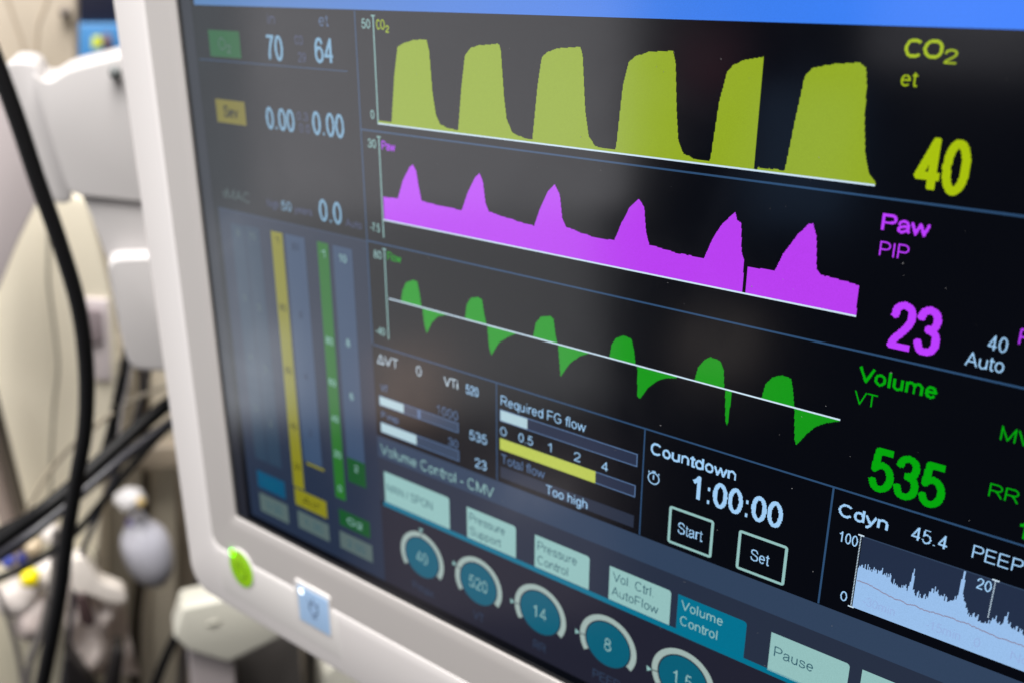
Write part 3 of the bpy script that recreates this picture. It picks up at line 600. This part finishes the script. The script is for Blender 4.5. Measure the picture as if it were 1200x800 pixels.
# grey column at far left (behind the black cable)
slab_o = slab('equipment_housing', [(-90, 60), (12, 90), (34, 150), (48, 228), (20, 285), (-4, 345), (-90, 420)], 1.0, .1, LAV, None, .008, 3, .01)
tag(slab_o, 'pale mauve-grey housing at the left edge, beneath the white support arm', 'housing')

# support arm of the monitor
arm = thing('support_arm', 'white jointed support arm leaving the monitor to the left', 'support arm', at(130, 300, .82))
slab('arm_cover', [(4, 74), (22, 71), (44, 76), (62, 140), (86, 226), (82, 240), (48, 236), (20, 150)], .825, .10, WHITE, arm, .004, 4, .008)
slab('joint_block', [(36, 84), (48, 96), (60, 98), (80, 84), (150, 66), (178, 72), (204, 240), (82, 228), (60, 160)], .81, .12, WHITE, arm, .005, 4, .008)
slab('joint_neck', [(92, 222), (210, 226), (222, 308), (126, 306), (106, 250)], .814, .10, WHITE, arm, .004, 4, .006)
slab('lower_joint', [(124, 303), (222, 300), (236, 420), (236, 436), (152, 434), (141, 390)], .79, .11, WHITE, arm, .006, 4, .012)
ball('screw', 135, 86, .805, 6, 7, mat('screw_grey', (86, 90, 90), .4), arm, n=2)

# posts
tl = thing('trolley_frame', 'taupe metal trolley uprights low behind the monitor corner', 'trolley', at(180, 850, 1.5))
for x0, x1, D, m_ in ((124, 152, 1.45, TAN), (150, 164, 1.5, TAN), (176, 206, 1.38, TAN), (204, 250, 1.5, TAUPE), (250, 440, 1.6, TAUPE)):
    slab('upright', [(x0, 420), (x1, 420), (x1+4, 950), (x0+4, 950)], D, .06, m_, tl, .006)
slab('crossbar', [(160, 524), (230, 520), (230, 548), (160, 552)], 1.33, .03, TAUPE, tl, .004)
slab('back_panel', [(60, 400), (460, 400), (460, 980), (60, 980)], 1.66, .03, TAN, tl, .004)
cable('upright_gap', [(158, 380), (168, 450), (172, 540), (170, 640), (158, 740), (160, 860)], 1.42, 6, mat('gap_dark', (62, 54, 46), .5), 'dark tube drawing the gap between the taupe uprights', 'gap')  # added dark tube in place of the dark gap between the uprights
st = thing('drip_stand', 'dark grey-brown pole leaning at the left edge of the picture', 'pole', at(40, 700, 1.1))
tobj('pole', tube_bm([at(-30, 380, 1.1), at(42, 660, 1.1)], .0055), mat('pole_dark', (84, 76, 66), .4), st)
tobj('pole', tube_bm([at(-32, 450, 1.12), at(34, 700, 1.12)], .011), mat('pole_mauve', (150, 136, 128), .4), st)
lc = slab('drawer_unit', [(-90, 690), (112, 700), (118, 950), (-90, 950)], 1.08, .3, mat('drawer_sage', (176, 170, 152), .5), None, .006)
tag(lc, 'grey-beige drawer unit at the bottom left, under the tubing', 'drawer unit')

# cables
cable('power_cable', [(-22, 30, .72), (-4, 75, .72), (20, 140, .72), (44, 212, .72), (70, 285, .72), (92, 360, .72), (101, 430, .72), (100, 500, .72), (90, 560, .72), (80, 620, .72), (71, 690, .72), (58, 760, .72), (44, 830, .72)], .72, 8.2, BLK,
      'thickest black cable, hanging in a long curve down the left side', seg=16)
G = 'black cables crossing behind the monitor'
cable('cable', [(-20, 646, .78), (20, 618, .78), (60, 590, .78), (100, 556, .80), (140, 520, .82), (185, 482, .84), (240, 440, .86)], .8, 8.5, BLK, 'thick black cable rising diagonally behind the monitor frame, uppermost of the bundle', group=G)
cable('cable', [(-20, 664, .80), (30, 630, .80), (80, 590, .82), (125, 552, .84), (165, 520, .86), (215, 484, .88)], .82, 6.0, BLK2, 'dark grey cable just under the thick diagonal one', group=G)
cable('cable', [(240, 470, .9), (195, 502, .9), (155, 545, .9), (118, 590, .9), (90, 622, .9), (60, 646, .9), (20, 668, .9), (-20, 684, .9)], .9, 4.6, BLK, 'thin black cable, lowest of the diagonal bundle', group=G)
cable('cable', [(154, 396, .95), (148, 430, .95), (140, 465, .95), (130, 510, .95), (116, 560, .95)], .95, 6.5, BLK, 'short black cable dropping steeply behind the support arm joint', group=G)
cable('cable', [(262, 650, .95), (236, 700, .95), (212, 735, .95), (192, 775, .95), (172, 830, .95)], .95, 6.0, BLK, 'black cable running down left of the off-white clamp', group=G)
cable('cable', [(66, 620, .98), (62, 680, .98), (48, 740, .98), (34, 780, .98), (28, 840, .98)], .98, 4.5, mat('cable_grey', (92, 88, 86), .4), 'grey cable hanging beside the white pouch on its left', group='grey cables at lower left')
cable('cable', [(-4, 690, 1.0), (10, 725, 1.0), (22, 770, 1.0), (30, 830, 1.0)], 1.0, 3.0, mat('cable_grey', (92, 88, 86), .4), 'thin grey cable at the lower left corner', group='grey cables at lower left')
cable('cable', [(-20, 628, .86), (30, 604, .86), (84, 566, .86), (128, 528, .88), (170, 488, .9), (230, 462, .92)], .88, 3.0, BLK, 'thin black cable just above the thick diagonal one', group=G)
cable('cable', [(176, 420, .98), (168, 460, .98), (150, 520, .98), (120, 590, .98), (92, 660, .98), (84, 720, .98), (70, 830, .98)], .98, 3.4, BLK2, 'thin dark grey cable dropping from the joint past the white pouch', group=G)
cable('cable', [(250, 640, 1.05), (228, 690, 1.05), (222, 740, 1.05), (206, 830, 1.05)], 1.05, 3.2, BLK2, 'thin dark grey cable beside the off-white clamp', group=G)
cable('clear_tube', [(20, 640, 1.0), (40, 580, 1.0), (72, 535, 1.0), (110, 500, .95), (160, 466, .95), (220, 444, .95)], .97, 2.4, mat('tube_beige', (140, 130, 114), .4), 'thin beige tube arching over the black cable bundle', 'tube')
cable('sampling_line', [(158, 400, .93), (150, 450, .93), (143, 480, .93), (138, 520, .93)], .93, 1.2, mat('line_grey', (160, 156, 158), .3), 'very thin pale line beside the short black cable', 'tube')

# breathing bag and fittings
bg_ = thing('breathing_bag', 'pale lavender bulb hanging under the crossed cables', 'bulb', at(172, 690, 1.2))
bm = bmesh.new(); k = 1.2/.93/F_PX; c = at(173, 645, 1.2); prof = [(-46, 6), (-43, 13), (-34, 20), (-20, 25), (-5, 27), (12, 27), (24, 24), (34, 17), (40, 10), (50, 8)]; rings = []
for dz, rr in prof:
    sh = BR*(-dz*.10)*k; rings.append([bm.verts.new(c+sh+Vector((0, 0, dz*k))+(BR*math.cos(a)+BH*math.sin(a))*rr*k) for a in np.linspace(0, 2*math.pi, 24, endpoint=False)])
for A, B in zip(rings, rings[1:]):
    for i in range(24): bm.faces.new((A[i], A[(i+1) % 24], B[(i+1) % 24], B[i]))
bm.faces.new(rings[0]); bm.faces.new(rings[-1])
tobj('bulb', bm, mat('bag_lavender', (196, 196, 208), .4, .5), bg_, 80)
ball('neck_ring', 158, 611, 1.2, 10, 8, mat('ring_violet', (112, 104, 160), .4), bg_, n=2)
ball('connector', 153, 585, 1.18, 17, 15, mat('connector_clear', (206, 204, 206), .25), bg_, .1)
ball('connector_cap', 165, 588, 1.16, 5, 7, mat('cap_amber', (204, 178, 120), .35), bg_, n=2)

# pouch: crumpled white bag with an opening
pc = thing('plastic_pouch', 'crumpled white pouch with a dark opening, low beside the black cable', 'pouch', at(120, 770, 1.02))
bm = bmesh.new(); NX, NY = 22, 22
left = [(84, 655), (80, 690), (76, 730), (74, 790)]; right_ = [(98, 653), (146, 696), (152, 744), (164, 790)]
def interp(L, t):
    f = t*(len(L)-1); i = min(int(f), len(L)-2); g = f-i; return (L[i][0]*(1-g)+L[i+1][0]*g, L[i][1]*(1-g)+L[i+1][1]*g)
gr = []
for j in range(NY+1):
    a, b = interp(left, j/NY), interp(right_, j/NY); row = []
    for i in range(NX+1):
        s = i/NX; x, y = a[0]*(1-s)+b[0]*s, a[1]*(1-s)+b[1]*s
        dD = -.035*math.sin(math.pi*s)-.008*math.sin(s*11+j*.5)-.006*math.sin(j*.9+s*5)
        row.append(bm.verts.new(at(x, y, 1.02+dD)))
    gr.append(row)
for j in range(NY):
    for i in range(NX): bm.faces.new((gr[j][i], gr[j][i+1], gr[j+1][i+1], gr[j+1][i]))
bmesh.ops.solidify(bm, geom=bm.faces[:], thickness=.004)
tobj('pouch_skin', bm, mat('pouch_white', (206, 196, 192), .4, .5, .1, 90), pc, 80)
slab('opening', [(88, 700), (100, 696), (112, 728), (106, 736), (94, 730)], .965, .006, mat('opening_dark', (62, 46, 46), .6), pc, .002)
slab('fold', [(84, 655), (98, 652), (118, 682), (146, 692), (150, 706), (128, 706), (100, 694), (84, 694)], .972, .02, mat('pouch_fold', (232, 224, 216), .4), pc, .006, 4, .008)

# caps and fittings at the lower left
for nm, x, y, rx, ry, rgb, lab in (('stopper_cap', 35, 676, 10, 12, (240, 220, 0), 'bright yellow cap beside the white fitting'), ('white_fitting', 56, 670, 20, 19, (226, 218, 212), 'rounded white plastic fitting behind the yellow cap'),
        ('stopper_cap', 10, 657, 7, 8, (52, 66, 150), 'blue cap at the far left edge'), ('stopper_cap', 26, 655, 5, 9, (44, 52, 120), 'small dark blue cap between the leftmost blue cap and the yellow one'),
        ('round_fitting', 60, 625, 11, 12, (226, 218, 212), 'white round fitting just left of the thick cable'), ('round_fitting', 40, 640, 9, 9, (196, 178, 150), 'tan round fitting above the yellow cap'),
        ('round_fitting', 64, 650, 5, 8, (96, 86, 130), 'small violet fitting touching the thick cable'), ('plastic_cup', 20, 700, 24, 22, (196, 188, 184), 'crumpled clear-grey cup under the blue caps'), ('plastic_cup', 44, 722, 26, 30, (176, 164, 160), 'mauve-grey crumpled cup below the yellow cap')):
    o = ball(nm, x, y, 1.0 if 'cap' in nm else 1.03, rx, ry, mat('fit_%d_%d' % (x, y), rgb, .35), None, .08 if rx > 8 else 0); tag(o, lab, nm.split('_')[1])
for lab, q in (('black foot leaning at the bottom edge, nearest the thick cable', [(74, 768), (84, 772), (124, 830), (76, 830)]), ('black foot at the bottom edge, under the pouch', [(134, 760), (146, 764), (138, 830), (118, 830)])):
    tag(slab('rubber_foot', q, .95, .03, mat('foot_black', (22, 19, 20), .5), None, .004), lab, 'foot')

# clamp and boxes under the monitor
cl = thing('mounting_clamp', 'off-white rounded clamp under the power button', 'clamp', at(265, 850, .86))
slab('clamp_head', [(203, 746), (214, 712), (262, 702), (346, 706), (346, 738), (268, 776), (220, 762)], .84, .035, mat('clamp_cream', (206, 204, 192), .4), cl, .003, 3, .004)
slab('clamp_neck', [(222, 752), (274, 762), (280, 900), (232, 900)], .85, .08, LAV, cl, .008, 4, .006)
ball('recess', 250, 728, .842, 12, 5, mat('recess_grey', (168, 166, 154), .5), cl, n=2)
gb = slab('junction_box', [(276, 772), (330, 730), (352, 745), (362, 900), (282, 900)], .92, .1, mat('box_grey', (92, 88, 86), .5, .4), None, .006); tag(gb, 'dark grey box behind the off-white clamp', 'box')
bx = slab('battery_box', [(370, 745), (400, 765), (400, 900), (372, 900)], 1.0, .1, mat('box_black', (10, 9, 11), .5), None, .006); tag(bx, 'black box under the light blue key of the monitor', 'box')
wb = slab('basket_rim', [(380, 790), (400, 774), (450, 790), (450, 860), (380, 860)], .93, .05, mat('rim_white', (206, 204, 192), .4), None, .008, 4, .01); tag(wb, 'off-white rounded rim at the bottom edge, right of the black box', 'rim')
